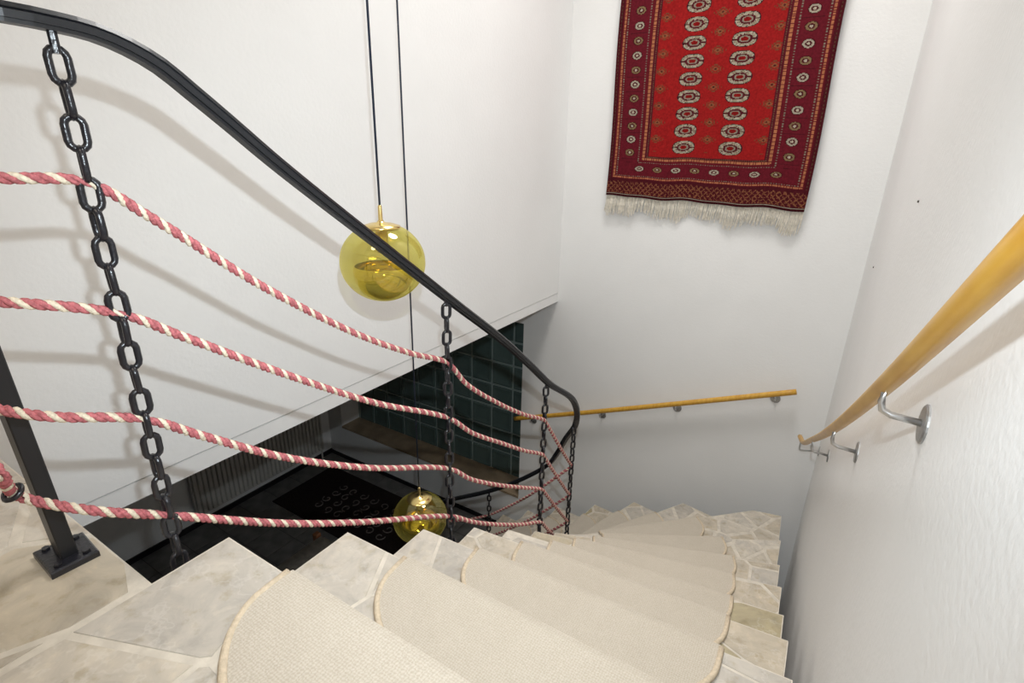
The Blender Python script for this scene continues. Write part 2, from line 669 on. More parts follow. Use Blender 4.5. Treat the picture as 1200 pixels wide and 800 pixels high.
# landing: slab with flagstones
bm = bmesh.new()
prism(bm, [(XL, YF), (XR, YF), (XR, 0.285), (0.11, 0.285), (0.11, 0.425), (-0.896, 0.425), (-0.896, 0.285), (XL, 0.285)], ZL - .25, ZL)
landing = tag(obj('floor_landing', bm, 'mortar', None, (0, 0, ZL)), 'upper landing of irregular beige flagstones', None, None, 'structure')
rng = random.Random(21)
add_stones(landing, paving([(XL, -.9), (-0.905, -.9), (-0.905, 0.285), (XL, 0.285)], 0.27, 0.012, 0.003, rng), ZL, rng)
add_stones(landing, paving([(-0.895, -.9), (0.11, -.9), (0.11, 0.425), (-0.895, 0.425)], 0.27, 0.010, 0.003, rng), ZL, rng)

# hall floor: tiles
bm = bmesh.new()
box(bm, XH, XR, YF, YB, ZF - .1, ZF - .003)
floor = tag(obj('floor_hall', bm, 'grout', None, (0, 0, ZF - .1)), 'dark grey tiled floor of the lower hall', None, None, 'structure')
bm = bmesh.new()
box(bm, -.147, .147, -.147, .147, -.005, 0)
tile_me = bpy.data.meshes.new('tile')
bm.to_mesh(tile_me)
bm.free()
for i in range(12):
    for j in range(12):
        x, y = XH + .16 + i * .3, YB - .16 - j * .3
        o = link_mesh('tile', tile_me, 'tile', floor, (x, y, .1))

# ------------------------------------------------------------------ glass block window
win = empty('window_1', ((OX0 + OX1) / 2, YB + .25, OZ0))
tag(win, 'dark green glass block window recessed above the hall floor', None, None, 'structure')
boxobj('joint_panel', (OX0, OX1, YB + .262, YB + .30, OZ0, OZ1), 'block_joint', win)
boxobj('sill', (OX0, OX1 - .002, YB - .004, YB + .26, OZ0 - .02, OZ0 + .003), 'sill', win)
PB = 0.235
bm = bmesh.new()
h = (PB - .026) / 2
ring = []
for rr, d in ((h, 0.03), (h, 0.004), (h - .012, 0.0), (h - .03, .004), (h - .05, .006)):
    ring.append([bm.verts.new((a * rr, d, b * rr)) for a, b in ((-1, -1), (1, -1), (1, 1), (-1, 1))])
for a, b in zip(ring, ring[1:]):
    for i in range(4):
        j = (i + 1) % 4
        bm.faces.new((a[i], a[j], b[j], b[i]))
bm.faces.new(ring[-1])
bm.faces.new(ring[0][::-1])
bmesh.ops.recalc_face_normals(bm, faces=bm.faces)
block_me = bpy.data.meshes.new('glass_block')
bm.to_mesh(block_me)
bm.free()
block_half = None
for c in range(10):
    for r_ in range(7):
        xc = -2.303 - PB * (c + .5)
        zc = OZ0 + PB * (r_ + .5)
        sz = 1.0
        top = zc + h
        if xc - h < OX0:
            continue
        if top > OZ1:
            continue
        o = link_mesh('glass_block', block_me, 'glass_block', win)
        o.location = Vector((xc, YB + .245, zc)) - win.location
# the column half hidden behind the wall edge
for r_ in range(7):
    zc = OZ0 + PB * (r_ + .5)
    if zc + h > OZ1:
        continue
    o = link_mesh('glass_block', block_me, 'glass_block', win)
    o.scale = (1.0, 1, 1)
    o.location = Vector((-2.303 + PB * .5, YB + .245, zc)) - win.location

# ------------------------------------------------------------------ staircase
INNER = {1: (-.896, .425), 2: (-.895, .703), 3: (-.895, .980), 4: (-.900, 1.251), 5: (-.906, 1.496), 6: (-.912, 1.742), 7: (-.920, 1.985),
         8: (-.945, 2.213), 9: (-.985, 2.43), 10: (-1.10, 2.49), 11: (-1.25, 2.50), 12: (-1.40, 2.495), 13: (-1.63, 2.49), 14: (-1.90, 2.49),
         15: (-2.17, 2.49)}
OUTER = {1: (.11, .425), 2: (.11, .730), 3: (.11, 1.049), 4: (.107, 1.349), 5: (.099, 1.645), 6: (.089, 2.0), 7: (.076, 2.369), 8: (.067, 2.817),
         9: (-.115, 3.29), 10: (-.568, 3.37), 11: (-.938, 3.431), 12: (-1.267, 3.464), 13: (-1.614, 3.48), 14: (-1.92, 3.51), 15: (-2.20, 3.53)}
stair = empty('staircase', (-.4, 1.6, ZF))
tag(stair, 'curved staircase of crazy-paved beige stone treads winding down to the hall', 'staircase')
rng = random.Random(5)
for k in range(2, 16):
    I, O, I0, O0 = (Vector(v) for v in (INNER[k], OUTER[k], INNER[k - 1], OUTER[k - 1]))
    # run back under the nosing above
    d = ((I0 - I).normalized(), (O0 - O).normalized())
    bI, bO = I0 + d[0] * .03, O0 + d[1] * .03
    poly = [tuple(I), tuple(O)]
    if k == 9:
        poly.append((.05, 3.33))
    poly += [tuple(bO), tuple(bI)]
    bm = bmesh.new()
    prism(bm, poly, lv(k) - .045, lv(k))
    c = Vector((sum(p[0] for p in poly) / len(poly), sum(p[1] for p in poly) / len(poly), lv(k)))
    tread = obj('tread', bm, 'mortar', stair, c)
    add_stones(tread, paving(poly, .25 if k < 4 else (.20 if k < 8 else .15), (.007 if k < 5 else .011) if k < 8 else .016, 0.003, rng), lv(k), rng)
    bm = bmesh.new()
    cc = Vector((c.x, c.y))
    ins = [tuple(cc + (Vector(p) - cc) * .95) for p in poly]
    prism(bm, ins, max(lv(k) - .30, ZF), lv(k) - .045)
    obj('step_body', bm, 'soffit', stair, (c.x, c.y, lv(k) - .3))

# ------------------------------------------------------------------ stair mats
ORD = {1: 'at the edge of the landing', 2: 'on the first step below the landing', 3: 'on the second step below the landing',
       4: 'on the third step below the landing', 5: 'on the fourth step below the landing', 6: 'on the fifth step below the landing',
       7: 'on the sixth step below the landing', 8: 'on the seventh step, where the stair starts to turn',
       9: 'on the wide corner step of the turn', 10: 'on the first step past the corner', 11: 'on the second step past the corner',
       12: 'on the third step past the corner', 13: 'on the fourth step past the corner', 14: 'on the fifth step past the corner',
       15: 'on the lowest step above the hall'}
UE = {1: .84, 2: .845, 3: .848, 4: .84, 5: .835, 6: .82, 7: .80, 8: .72, 9: .66, 10: .74, 11: .80, 12: .82, 13: .83, 14: .83, 15: .83}
for k in range(1, 16):
    I, O = Vector(INNER[k]), Vector(OUTER[k])
    ln = (O - I).length
    t = (O - I) / ln
    back = Vector((t.y, -t.x))
    if k > 1:
        I0, O0 = Vector(INNER[k - 1]), Vector(OUTER[k - 1])
    else:
        I0, O0 = I + Vector((0, -.3)), O + Vector((0, -.3))
    if back.dot((I0 + O0) / 2 - (I + O) / 2) < 0:
        back = -back
    e0 = (O0 - I0).normalized()
    n0 = Vector((-e0.y, e0.x))
    u1 = UE[k] * ln
    u0 = max(u1 - .66, .07)
    ns = 28
    rings = []
    z = lv(k) + .0015
    bind = []
    for s in range(ns + 1):
        a = s / ns
        a = .5 - .5 * math.cos(math.pi * a)     # finer at the ends
        u = u0 + (u1 - u0) * a
        p = I + t * u
        den = back.dot(n0)
        dist = abs((I0 - p).dot(n0) / den) if abs(den) > 1e-3 else .3
        full = min(.235, max(.03, dist - .012))
        e = (u - (u0 + u1) / 2) / ((u1 - u0) / 2)
        dd = min(.045, full) + max(full - .045, 0) * math.sqrt(max(0, 1 - e * e))
        if k > 6:
            dd = min(dd, full)
        th = .011
        prof = [(dd, 0), (dd, th * .6), (dd - .008, th), (max(dd * .5, .01), th), (.006, th), (-.008, th * .7), (-.014, -.004), (-.014, -.034),
                (-.004, -.034), (-.004, .0)]
        rings.append([Vector((p.x + back.x * d, p.y + back.y * d, z + h_)) for d, h_ in prof])
        bind.append(Vector((p.x + back.x * dd, p.y + back.y * dd, z + .0072)))
    c = I + t * (u0 + u1) / 2
    bm = bmesh.new()
    vr = [[bm.verts.new(v) for v in r_] for r_ in rings]
    for a, b in zip(vr, vr[1:]):
        for i in range(len(a)):
            j = (i + 1) % len(a)
            bm.faces.new((a[i], a[j], b[j], b[i]))
    bm.faces.new(vr[0][::-1])
    bm.faces.new(vr[-1])
    root = empty('stair_mat', (c.x, c.y, lv(k)))
    tag(root, 'beige woven half-round stair mat ' + ORD[k], 'mat', 'stair mats')
    obj('pile', bm, 'weave', root, (c.x, c.y, lv(k)), smooth=False)
    bm = bmesh.new()
    first = I + t * (u0 - .002)
    last = I + t * (u1 + .002)
    tube(bm, [Vector((first.x, first.y, z + .0072))] + bind + [Vector((last.x, last.y, z + .0072))], .0075, 6)
    obj('binding', bm, 'binding', root, (c.x, c.y, lv(k)), smooth=True)

# ------------------------------------------------------------------ black balustrade handrail
ARC = [(-1.28 + .35 * math.cos(a), 2.10 + .35 * math.sin(a)) for a in np.linspace(0, math.pi / 2, 9)]
C4 = (-.985, 2.275)
rail_ctrl = [(-1.7605, .24, .152), (-1.30, .235, .152), (-1.12, .225, .152), (-1.02, .215, .152), (-.955, .235, .152), (-.933, .30, .152),
             (-.93, .353, .150), (-.93, .394, .146), (-.93, .435, .134), (-.93, .476, .114), (-.93, .517, .083), (-.93, .572, .040),
             (-.93, .649, -.022), (-.93, .746, -.095), (-.93, .862, -.180), (-.93, 1.008, -.287), (-.93, 1.20, -.428), (-.93, 1.46, -.616),
             (-.93, 1.663, -.778), (-.93, 1.849, -.932)]
for (px, py), i in {(660, 466): 0, (672, 484): 2, (677.5, 498): 3, (672, 515): 5, (660, 531): 6, (645, 544): 7}.items():
    r_ = ray(px, py)
    rail_ctrl.append((ARC[i][0], ARC[i][1], (r_ * (math.hypot(*ARC[i]) / math.hypot(r_.x, r_.y))).z))
for px, py in ((604, 564), (572, 575), (528, 585)):
    p = on_y(px, py, 2.45)
    rail_ctrl.append(tuple(p))
rail_ctrl.append((-2.10, 2.45, -2.42))
rail_pts = catmull(rail_ctrl, .03)
root = tag(empty('handrail', (-.93, .35, .15)), 'black plastic-capped handrail sweeping down and round the stair well', 'handrail')
bm = bmesh.new()
loft(bm, rail_pts, [(-.0145, -.009), (-.0155, .000), (-.0135, .0015), (-.0155, .003), (-.0115, .009), (0, .0105), (.0115, .009), (.0155, .003),
                    (.0135, .0015), (.0155, .000), (.0145, -.009)])
obj('cap', bm, 'black_pvc', root, (-.93, .35, .15), smooth=False)
bm = bmesh.new()
loft(bm, rail_pts, [(-.010, -.014), (-.010, -.008), (.010, -.008), (.010, -.014)])
obj('flat_bar', bm, 'black_bar', root, (-.93, .35, .15))


def rail_z(x, y):
    return min(rail_pts, key=lambda p: (p.x - x) ** 2 + (p.y - y) ** 2).z


# newel post
nb = Vector((-1.088, .234, ZL))
q = on_y(20, 500, .222)
d = (q - nb)
d = d / d.z
ntop = nb + d * (0.142 - ZL)
root = tag(empty('newel_post', nb), 'black steel newel post bolted to the landing by a square plate', 'post')
bm = bmesh.new()
prism(bm, [(-1.138, .200), (-1.046, .196), (-1.044, .268), (-1.128, .274)], ZL, ZL + .014, .003)
obj('base_plate', bm, 'black_iron', root, nb)
bm = bmesh.new()
v = []
for p, s in ((nb + Vector((0, 0, .010)), 1), (ntop, 1)):
    v.append([bm.verts.new(p + Vector((a * .0185, b * .0125, 0))) for a, b in ((-1, -1), (1, -1), (1, 1), (-1, 1))])
for i in range(4):
    j = (i + 1) % 4
    bm.faces.new((v[0][i], v[0][j], v[1][j], v[1][i]))
bm.faces.new(v[0][::-1])
bm.faces.new(v[1])
bmesh.ops.bevel(bm, geom=bm.edges[:], offset=.002, segments=1, affect='EDGES')
obj('shaft', bm, 'black_bar', root, nb)
for bx, by in ((-1.124, .216), (-1.060, .212), (-1.058, .254), (-1.116, .258)):
    bm = bmesh.new()
    disc(bm, (bx, by, ZL + .013), (0, 0, 1), .007, .006, 6)
    obj('bolt', bm, 'black_iron', root, (bx, by, ZL + .013))

# lower newel post, foot of the balustrade
nb2 = Vector((-2.10, 2.45, ZF))
root = tag(empty('newel_post', nb2), 'black steel newel post at the foot of the stair in the hall', 'post')
boxobj('base_plate', (-2.145, -2.055, 2.405, 2.495, ZF, ZF + .014), 'black_iron', root)
boxobj('shaft', (-2.1185, -2.0815, 2.4375, 2.4625, ZF + .01, -2.43), 'black_bar', root, .002)

# ------------------------------------------------------------------ chains
LL, LW, WR = .0535, .0320, .0052


def link_shape():
    bm = bmesh.new()
    path = []
    hw, hl = LW / 2 - WR, LL / 2 - WR
    st = hl - hw
    for i in range(7):
        a = math.pi * i / 6
        path.append((hw * math.cos(a), st + hw * math.sin(a)))
    for i in range(7):
        a = math.pi + math.pi * i / 6
        path.append((hw * math.cos(a), -st + hw * math.sin(a)))
    n = len(path)
    rings = []
    for i in range(n):
        p = Vector((path[i][0], 0, path[i][1]))
        a, b = path[i - 1], path[(i + 1) % n]
        tt = Vector((b[0] - a[0], 0, b[1] - a[1])).normalized()
        nn = Vector((tt.z, 0, -tt.x))
        rings.append([bm.verts.new(p + nn * WR * math.cos(2 * math.pi * k / 6) + Vector((0, WR * math.sin(2 * math.pi * k / 6), 0)))
                      for k in range(6)])
    for i in range(n):
        a, b = rings[i], rings[(i + 1) % n]
        for k in range(6):
            l = (k + 1) % 6
            bm.faces.new((a[k], a[l], b[l], b[k]))
    bmesh.ops.recalc_face_normals(bm, faces=bm.faces)
    me = bpy.data.meshes.new('chain_link')
    bm.to_mesh(me)
    bm.free()
    me.materials.append(MATS['black_iron'])
    for p in me.polygons:
        p.use_smooth = True
    return me


link_me = link_shape()


def chain(x, y, zt, zb, ang, anchor, label):
    root = tag(empty('balustrade_chain', (x, y, zb)), label, 'chain', 'black chains hanging from the handrail')
    bm = bmesh.new()
    tube(bm, [(x, y, zt + .027), (x, y, zt - .006)], .006, 8)
    obj('hanger', bm, 'black_iron', root, (x, y, zt))
    pitch = LL - 2 * WR - .001
    n = int(round((zt - zb) / pitch))
    pitch = (zt - zb) / n
    for i in range(n):
        o = link_mesh('chain_link', link_me, None, root, (0, 0, zt - zb - pitch * (i + .5)))
        o.rotation_euler = (R(random.uniform(-2, 2)), R(random.uniform(-1.5, 1.5)), ang + (math.pi / 2 if i % 2 else 0) + R(random.uniform(-9, 9)))
    bm = bmesh.new()
    tube(bm, [(x - (anchor[0] - x) * .3, y - (anchor[1] - y) * .3, zb + .004), (x, y, zb + .003), (*anchor, zb)], .005, 8)
    obj('eye_bolt', bm, 'black_iron', root, (x, y, zb))


CH = [(-.93, .347, R(82), -.80, (-.885, .347), 'black iron link chain beside the newel post on the landing'),
      (-.93, 1.155, R(50), lv(4) - .03, (-.885, 1.155), 'black iron link chain halfway down the straight flight'),
      (-.938, 1.835, R(55), lv(7) - .03, (-.900, 1.835), 'black iron link chain just before the handrail bends'),
      (C4[0], C4[1], R(60), lv(9) - .03, (-.940, 2.29), 'black iron link chain on the bend of the handrail'),
      (-1.64, 2.45, R(25), lv(14) - .03, (-1.645, 2.505), 'black iron link chain under the lower run of the handrail')]
for x, y, a, zb, anc, lab in CH:
    chain(x, y, rail_z(x, y) - .034, zb, a, anc, lab)


# ------------------------------------------------------------------ ropes
def c4z(px, py):
    r_ = ray(px, py)
    return (r_ * (math.hypot(*C4) / math.hypot(r_.x, r_.y))).z


def rope_through(ctrl, label):
    """pull the rope straight between the chains on the bend and the lower run"""
    i = [n for n, c in enumerate(ctrl) if abs(c[0] - C4[0]) < 1e-6 and abs(c[1] - C4[1]) < 1e-6][0]
    out = list(ctrl[:i])
    for a, b, sag in zip(ctrl[i - 1:], ctrl[i:], (.004, .03, .02)):
        for f in (.08, .5, .92):
            p = Vector(a).lerp(Vector(b), f)
            p.z -= sag * 4 * f * (1 - f)
            out.append(tuple(p))
        out.append(b)
    rope(out, label)


def rope(ctrl, label):
    pts = catmull(ctrl, .0045)
    # resample evenly
    S = [0.0]
    for a, b in zip(pts, pts[1:]):
        S.append(S[-1] + (b - a).length)
    step = .0045
    n = int(S[-1] / step)
    A = np.array([tuple(p) for p in pts])
    ss = np.linspace(0, S[-1], n)
    Q = [Vector(v) for v in np.stack([np.interp(ss, S, A[:, i]) for i in range(3)], 1)]
    root = tag(empty('balustrade_rope', Q[0]), label, 'rope', 'twisted ropes of the balustrade')
    fr = frames(Q)
    pitch, hr, sr = .037, .0043, .0044
    for k, (nm, mt) in enumerate((('red_strand', 'rope_red'), ('red_strand', 'rope_red'), ('cream_strand', 'rope_cream'))):
        bm = bmesh.new()
        hp, gs = [], []
        for i, (p, (t, s, u)) in enumerate(zip(Q, fr)):
            near = min(math.hypot(p.x - c[0], p.y - c[1]) for c in CH)
            g = 1 - .36 * math.exp(-(near / .013) ** 2)      # squeezed where it threads a chain link
            a = -2 * math.pi * (ss[i] / pitch) + 2 * math.pi * k / 3
            hp.append(p + s * hr * g * math.cos(a) + u * hr * g * math.sin(a))
            gs.append(g)
        loft(bm, hp, circle(sr, 6), scale=gs)
        obj(nm, bm, mt, root, Q[0], smooth=True)


X0 = -.93
rope_through([(-1.7595, .17, -.03), (-1.30, .168, -.035), (-1.06, .168, -.038), (-.968, .215, -.042), (-.943, .256, -.046), (X0, .345, -.054), (X0, .42, -.110), (X0, .595, -.258),
      (X0, .819, -.419), (X0, 1.0, -.525), (X0, 1.155, -.605), (X0, 1.25, -.71), (X0, 1.42, -.843), (X0, 1.62, -.98), (X0, 1.825, -1.103),
      (*C4, c4z(672, 546)), (-1.625, 2.45, -2.31), (-2.09, 2.45, -2.57)], 'topmost red and cream twisted rope of the balustrade')
rope_through([(-1.7595, .18, -.195), (-1.30, .175, -.20), (-1.06, .170, -.205), (-.985, .198, -.205), (-.955, .235, -.212), (X0, .345, -.250), (X0, .43, -.312), (X0, .607, -.444),
      (X0, .85, -.612), (X0, 1.155, -.793), (X0, 1.28, -.905), (X0, 1.485, -1.05), (X0, 1.65, -1.165), (X0, 1.825, -1.277),
      (*C4, c4z(670, 580)), (-1.615, 2.45, -2.48), (-2.09, 2.45, -2.79)], 'second rope from the top, red and cream, of the balustrade')
rope_through([(-1.7595, .17, -.345), (-1.30, .165, -.35), (-1.08, .165, -.36), (-.998, .195, -.373), (-.955, .24, -.392), (X0, .341, -.433), (X0, .43, -.508), (X0, .579, -.631),
      (X0, .812, -.787), (X0, 1.155, -.980), (X0, 1.27, -1.085), (X0, 1.43, -1.202), (X0, 1.64, -1.34), (X0, 1.835, -1.468),
      (*C4, c4z(667, 611)), (-1.615, 2.45, -2.65), (-2.09, 2.45, -2.99)], 'third rope from the top, red and cream, of the balustrade')
p4 = on_y(0, 553, .165)
p5 = on_y(15, 577, .178)
rope_through([(-1.7595, .16, p4.z + .012), (-1.25, .16, p4.z + .012), tuple(p4), tuple(p5), (-1.005, .191, -.530), (-.945, .251, -.566), (X0, .348, -.633), (X0, .556, -.791),
      (X0, .767, -.931), (X0, 1.155, -1.168), (X0, 1.28, -1.275), (X0, 1.43, -1.388), (X0, 1.64, -1.532), (X0, 1.84, -1.655),
      (*C4, c4z(664, 642)), (-1.615, 2.45, -2.83), (-2.09, 2.45, -3.19)], 'lowest red and cream twisted rope of the balustrade')
# ring that leads the lowest rope past the post
bm = bmesh.new()
tdir = (Vector((-1.005, .191, -.53)) - p5).normalized()
a_ = tdir.orthogonal().normalized()
b_ = tdir.cross(a_)
ring_pts = [p5 + (a_ * math.cos(t) + b_ * math.sin(t)) * .0125 for t in np.linspace(0, 2 * math.pi, 17)[:-1]]
rings = []
for i, p in enumerate(ring_pts):
    t = 2 * math.pi * i / 16
    rad = a_ * math.cos(t) + b_ * math.sin(t)
    rings.append([bm.verts.new(p + rad * .004 * math.cos(q_) + tdir * .004 * math.sin(q_)) for q_ in np.linspace(0, 2 * math.pi, 7)[:-1]])
for i in range(16):
    a, b = rings[i], rings[(i + 1) % 16]
    for k in range(6):
        bm.faces.new((a[k], a[(k + 1) % 6], b[(k + 1) % 6], b[k]))
tag(obj('rope_ring', bm, 'black_iron', None, p5, smooth=True), 'small black iron ring round the lowest rope beside the newel post', 'ring')


# ------------------------------------------------------------------ wooden wall rails
def wall_rail(name, pts, r, brackets, label):
    root = tag(empty(name, pts[0]), label, 'handrail')
    bm = bmesh.new()
    P = catmull(pts, .05)
    loft(bm, P, circle(r, 18))
    obj('rail', bm, 'oak', root, pts[0], smooth=True)
    for foot, wallpt, nrm in brackets:
        foot, wallpt = Vector(foot), Vector(wallpt)
        bm = bmesh.new()
        low = Vector((foot.x, foot.y, wallpt.z + .004))
        el = [foot + Vector((0, 0, .006)), low + Vector((0, 0, .018))]
        dv = (wallpt - low)
        dn = dv.normalized()
        el += [low + Vector((0, 0, .005)) + dn * .003, low + dn * .016, wallpt]
        tube(bm, el, .0055, 10)
        b = obj('bracket', bm, 'steel', root, wallpt, smooth=True)
        bm = bmesh.new()
        disc(bm, wallpt + Vector(nrm) * -.001, nrm, .031, .006, 24)
        obj('wall_plate', bm, 'zinc', b, wallpt)
    return root


rr = .0140
ctrl = [(.112, -.9, .757), (.111, .3, .060), (.110, .94, -.325), (.103, 1.64, -.728), (.094, 2.70, -1.288), (.068, 3.30, -1.606), (.050, 3.46, -1.652)]
br = []
for y, pl in ((.94, (1084, 497)), (1.63, (1005, 530)), (2.62, (971, 534))):
    w = ray(*pl)
    w = w * (XR / w.x)
    zc = np.interp(w.y, [c[1] for c in ctrl], [c[2] for c in ctrl])
    xc = np.interp(w.y, [c[1] for c in ctrl], [c[0] for c in ctrl])
    br.append(((xc, w.y, zc - rr), (XR, w.y, zc - .075 if abs(w.z - zc) > .12 else min(w.z, zc - .05)), (-1, 0, 0)))
br.append(((.060, 3.38, -1.632 - rr), (XR, 3.44, -1.71), (-1, 0, 0)))
wall_rail('wall_handrail', ctrl, rr, br, 'round oak handrail on steel brackets descending the right-hand wall')
ctrl = [(-2.085, 3.505, -2.188), (-1.4, 3.505, -1.925), (-.7, 3.505, -1.648), (-.025, 3.505, -1.378)]
br = []
for x in (-1.93, -1.31, -.745, -.135):
    zc = np.interp(x, [c[0] for c in ctrl], [c[2] for c in ctrl])
    br.append(((x, 3.505, zc - .0185), (x, YB, zc - .058), (0, -1, 0)))
wall_rail('wall_handrail', ctrl, .0185, br, 'slim oak handrail on the back wall below the hanging rug')

for px, py, lab in ((1077, 236, 'tiny dark nail high in the white wall above the wooden handrail'),
                    (1024, 313, 'tiny dark nail lower down the white wall, closer to the back corner')):
    w = ray(px, py)
    w = w * (XR / w.x)
    bm = bmesh.new()
    disc(bm, w, (-1, 0, 0), .0035, .004, 8)
    tag(obj('nail', bm, 'nail', None, w), lab, 'nail', 'nails in the right-hand wall')

# ------------------------------------------------------------------ pendant lamps
RG = .1255


def pendant(c, label):
    c = Vector(c)
    root = tag(empty('pendant_lamp', c), label, 'lamp', 'gold glass globe pendants')
    bm = bmesh.new()
    th0 = math.asin(.056 / RG)
    prof = [(RG * math.sin(a), RG * math.cos(a) * .93) for a in np.linspace(th0, math.pi, 30)]
    prof[-1] = (0, prof[-1][1])
    lathe(bm, prof, c, 48)
    obj('globe', bm, 'amber_glass', root, c, smooth=True)
    zt = RG * math.cos(th0) * .93
    bm = bmesh.new()
    lathe(bm, [(.084, -.010), (.088, -.014), (.090, -.030), (.086, -.054), (.072, -.079), (.050, -.099), (.024, -.111), (0, -.114)], c, 40)
    obj('reflector', bm, 'gold_mirror', root, c, smooth=True)
    bm = bmesh.new()
    lathe(bm, [(0, zt - .010), (.055, zt - .006), (.0575, zt - .001), (.056, zt + .003), (.034, zt + .010), (.012, zt + .013), (.0065, zt + .02), (.006, zt + .058),
               (.004, zt + .062), (0, zt + .062)], c, 24)
    obj('cap', bm, 'brass', root, c, smooth=True)
    bm = bmesh.new()
    lathe(bm, [(0, zt - .01), (.018, zt - .01), (.018, zt - .07), (.015, zt - .075), (0, zt - .075)], c, 16)
    obj('socket', bm, 'brass', root, c, smooth=True)
    bm = bmesh.new()
    tube(bm, [(c.x, c.y, c.z + zt + .05), (c.x, c.y, ZC - .01)], .0032, 8)
    obj('cable', bm, 'cable', root, c, smooth=True)
    bm = bmesh.new()
    lathe(bm, [(0, -.03), (.03, -.028), (.045, 0), (0, 0)], (c.x, c.y, ZC), 20)
    obj('ceiling_rose', bm, 'brass', root, c, smooth=True)


pendant(ray(449, 307) * 1.57, 'gold glass globe pendant hanging high in front of the white left wall')
pendant(ray(492.5, 606) * 2.44, 'gold glass globe pendant hanging low over the dark door mat')

# ------------------------------------------------------------------ hanging rug
RX0, RX1, RZ0, RZ1, RY = -1.412, -.190, -.272, 1.56, 3.548
NU, NV = 300, 420
U, V = np.meshgrid((np.arange(NU) + .5) / NU, (np.arange(NV) + .5) / NV * (RZ1 - RZ0), indexing='xy')
rs = np.random.RandomState(3)


def rug_colours(U, V):
    Wm, Hm = RX1 - RX0, RZ1 - RZ0
    x = U * Wm
    xs = np.minimum(x, Wm - x)                   # distance from the nearer long side
    vs_ = np.minimum(V, Hm - V)                  # distance from the nearer end
    dark, mid, red = (np.array(c) for c in ((.060, .006, .010), (.105, .008, .013), (.265, .010, .010)))
    orange, ivory, olive, black = (np.array(c) for c in ((.36, .13, .06), (.40, .35, .27), (.12, .08, .04), (.030, .010, .013)))
    C = np.zeros(U.shape + (3,))
    C[:] = mid
    # end panels with fine diamonds
    end = vs_ < .118
    C[end] = dark
    dm = (np.abs((x / .016) % 2 - 1) + np.abs((vs_ / .016) % 2 - 1))
    s = end & (vs_ > .022) & (vs_ < .10) & (np.abs(dm - 1) < .32) & (rs.rand(*U.shape) > .35)
    C[s] = orange * .55
    C[vs_ < .014] = dark * .6
    s = (vs_ > .014) & (vs_ < .019)
    C[s] = ivory * .6
    a = vs_ - .118                               # border coordinate measured inwards from the end panel
    d = np.minimum(xs, a * 1.61 + .028)                 # concentric frame distance
    frame = (a > 0)
    inner_edge = .265

    def band(lo, hi, col, m=None):
        k = frame & (d >= lo) & (d < hi)
        if m is not None:
            k &= m
        C[k] = col
    along = np.where(xs < a * 1.61 + .028, V, x)
    dash = ((along / .011) % 1) > .22
    band(0, .028, dark)
    band(.012, .018, olive * .7, ((along / .02) % 1) > .5)
    band(.028, .050, mid)
    band(.036, .049, orange, dash)
    band(.050, .072, mid)
    band(.058, .064, ivory * .45, ((along / .014) % 1) > .55)
    band(.072, .20, np.array((.110, .008, .015)))
    band(.196, .202, ivory * .40, ((along / .014) % 1) > .55)
    band(.202, .224, mid)
    band(.226, .242, orange, dash)
    band(.242, .265, dark * 1.3)
    band(.252, .258, olive, ((along / .012) % 1) > .5)
    # small guls of the border
    cb = .137
    for side in (0, 1):
        xx = x if side == 0 else Wm - x
        per = .0815
        kk = np.floor(V / per)
        cy = (kk + .5) * per
        e = ((xx - cb) / .030) ** 2 + ((V - cy) / .022) ** 2
        m = frame & (a > .105) & (xs == xx)
        alt = (kk % 2) == 0
        C[m & (e < 1.25)] = dark * .8
        C[m & (e < .9) & alt] = ivory * .82
        C[m & (e < .9) & ~alt] = olive * 1.5
        C[m & (e < .32)] = dark
        C[m & (e < .08)] = ivory
        C[m & (np.abs(V - kk * per) < .0025) & (np.abs(xx - cb) < .055)] = dark
    per = .1175
    kk = np.floor((x - .155) / per)
    cx = .155 + (kk + .5) * per
    for_end = frame & (a < .13) & (d >= .072) & (d < .20) & (x > .15) & (x < Wm - .15)
    e = ((x - cx) / .030) ** 2 + ((a - (cb - .028) / 1.61) / .016) ** 2
    alt = (kk % 2) == 0
    C[for_end & (e < 1.25)] = dark * .8
    C[for_end & (e < .9) & alt] = ivory * .82
    C[for_end & (e < .9) & ~alt] = olive * 1.6
    C[for_end & (e < .32)] = dark
    C[for_end & (e < .08)] = ivory
    # field
    f = frame & (d >= inner_edge)
    C[f] = red
    row = .0965
    y0 = RZ0 + 0.0
    v0 = .053 - RZ0
    kk = np.round((V - v0) / row)
    for cx in (.478, .757):
        dx, dy = (x - cx) / .066, (V - v0 - kk * row) / .037
        e = np.abs(dx) ** 2.6 + np.abs(dy) ** 2.4
        m = f & (V > v0 - .046) & (V < Hm - .25)
        C[m & (e < 1.12)] = black
        q = ((np.floor(dx * 2.6) + np.floor(dy * 2.2)) % 2) == 0
        C[m & (e < .92) & q] = ivory * .85
        C[m & (e < .92) & ~q] = np.array((.26, .22, .15))
        C[m & (e < .92) & (np.abs(dy) < .09)] = dark
        C[m & (e < .92) & (rs.rand(*U.shape) < .10)] = dark
        C[m & (e < .30)] = dark * 1.2
        C[m & (e < .12)] = ivory * .55
        C[m & (e < .045)] = red * .7
    k2 = np.round((V - v0 - row / 2) / row)
    for cx in (.30, .617, .935):
        dx, dy = np.abs(x - cx) / .052, np.abs(V - v0 - row / 2 - k2 * row) / .032
        e = dx + dy
        m = f & (V > v0 - .03) & (V < Hm - .25)
        C[m & (e < 1) & (((dx * 5).astype(int) + (dy * 4).astype(int)) % 2 == 0)] = np.array((.15, .045, .022))
        C[m & (e < .42)] = np.array((.20, .07, .03))
        C[m & (e < .16)] = dark
    return np.clip(C, 0, 1)


cols = rug_colours(U, V)
gu, gv = np.meshgrid(np.linspace(0, 1, NU + 1), np.linspace(0, 1, NV + 1), indexing='xy')


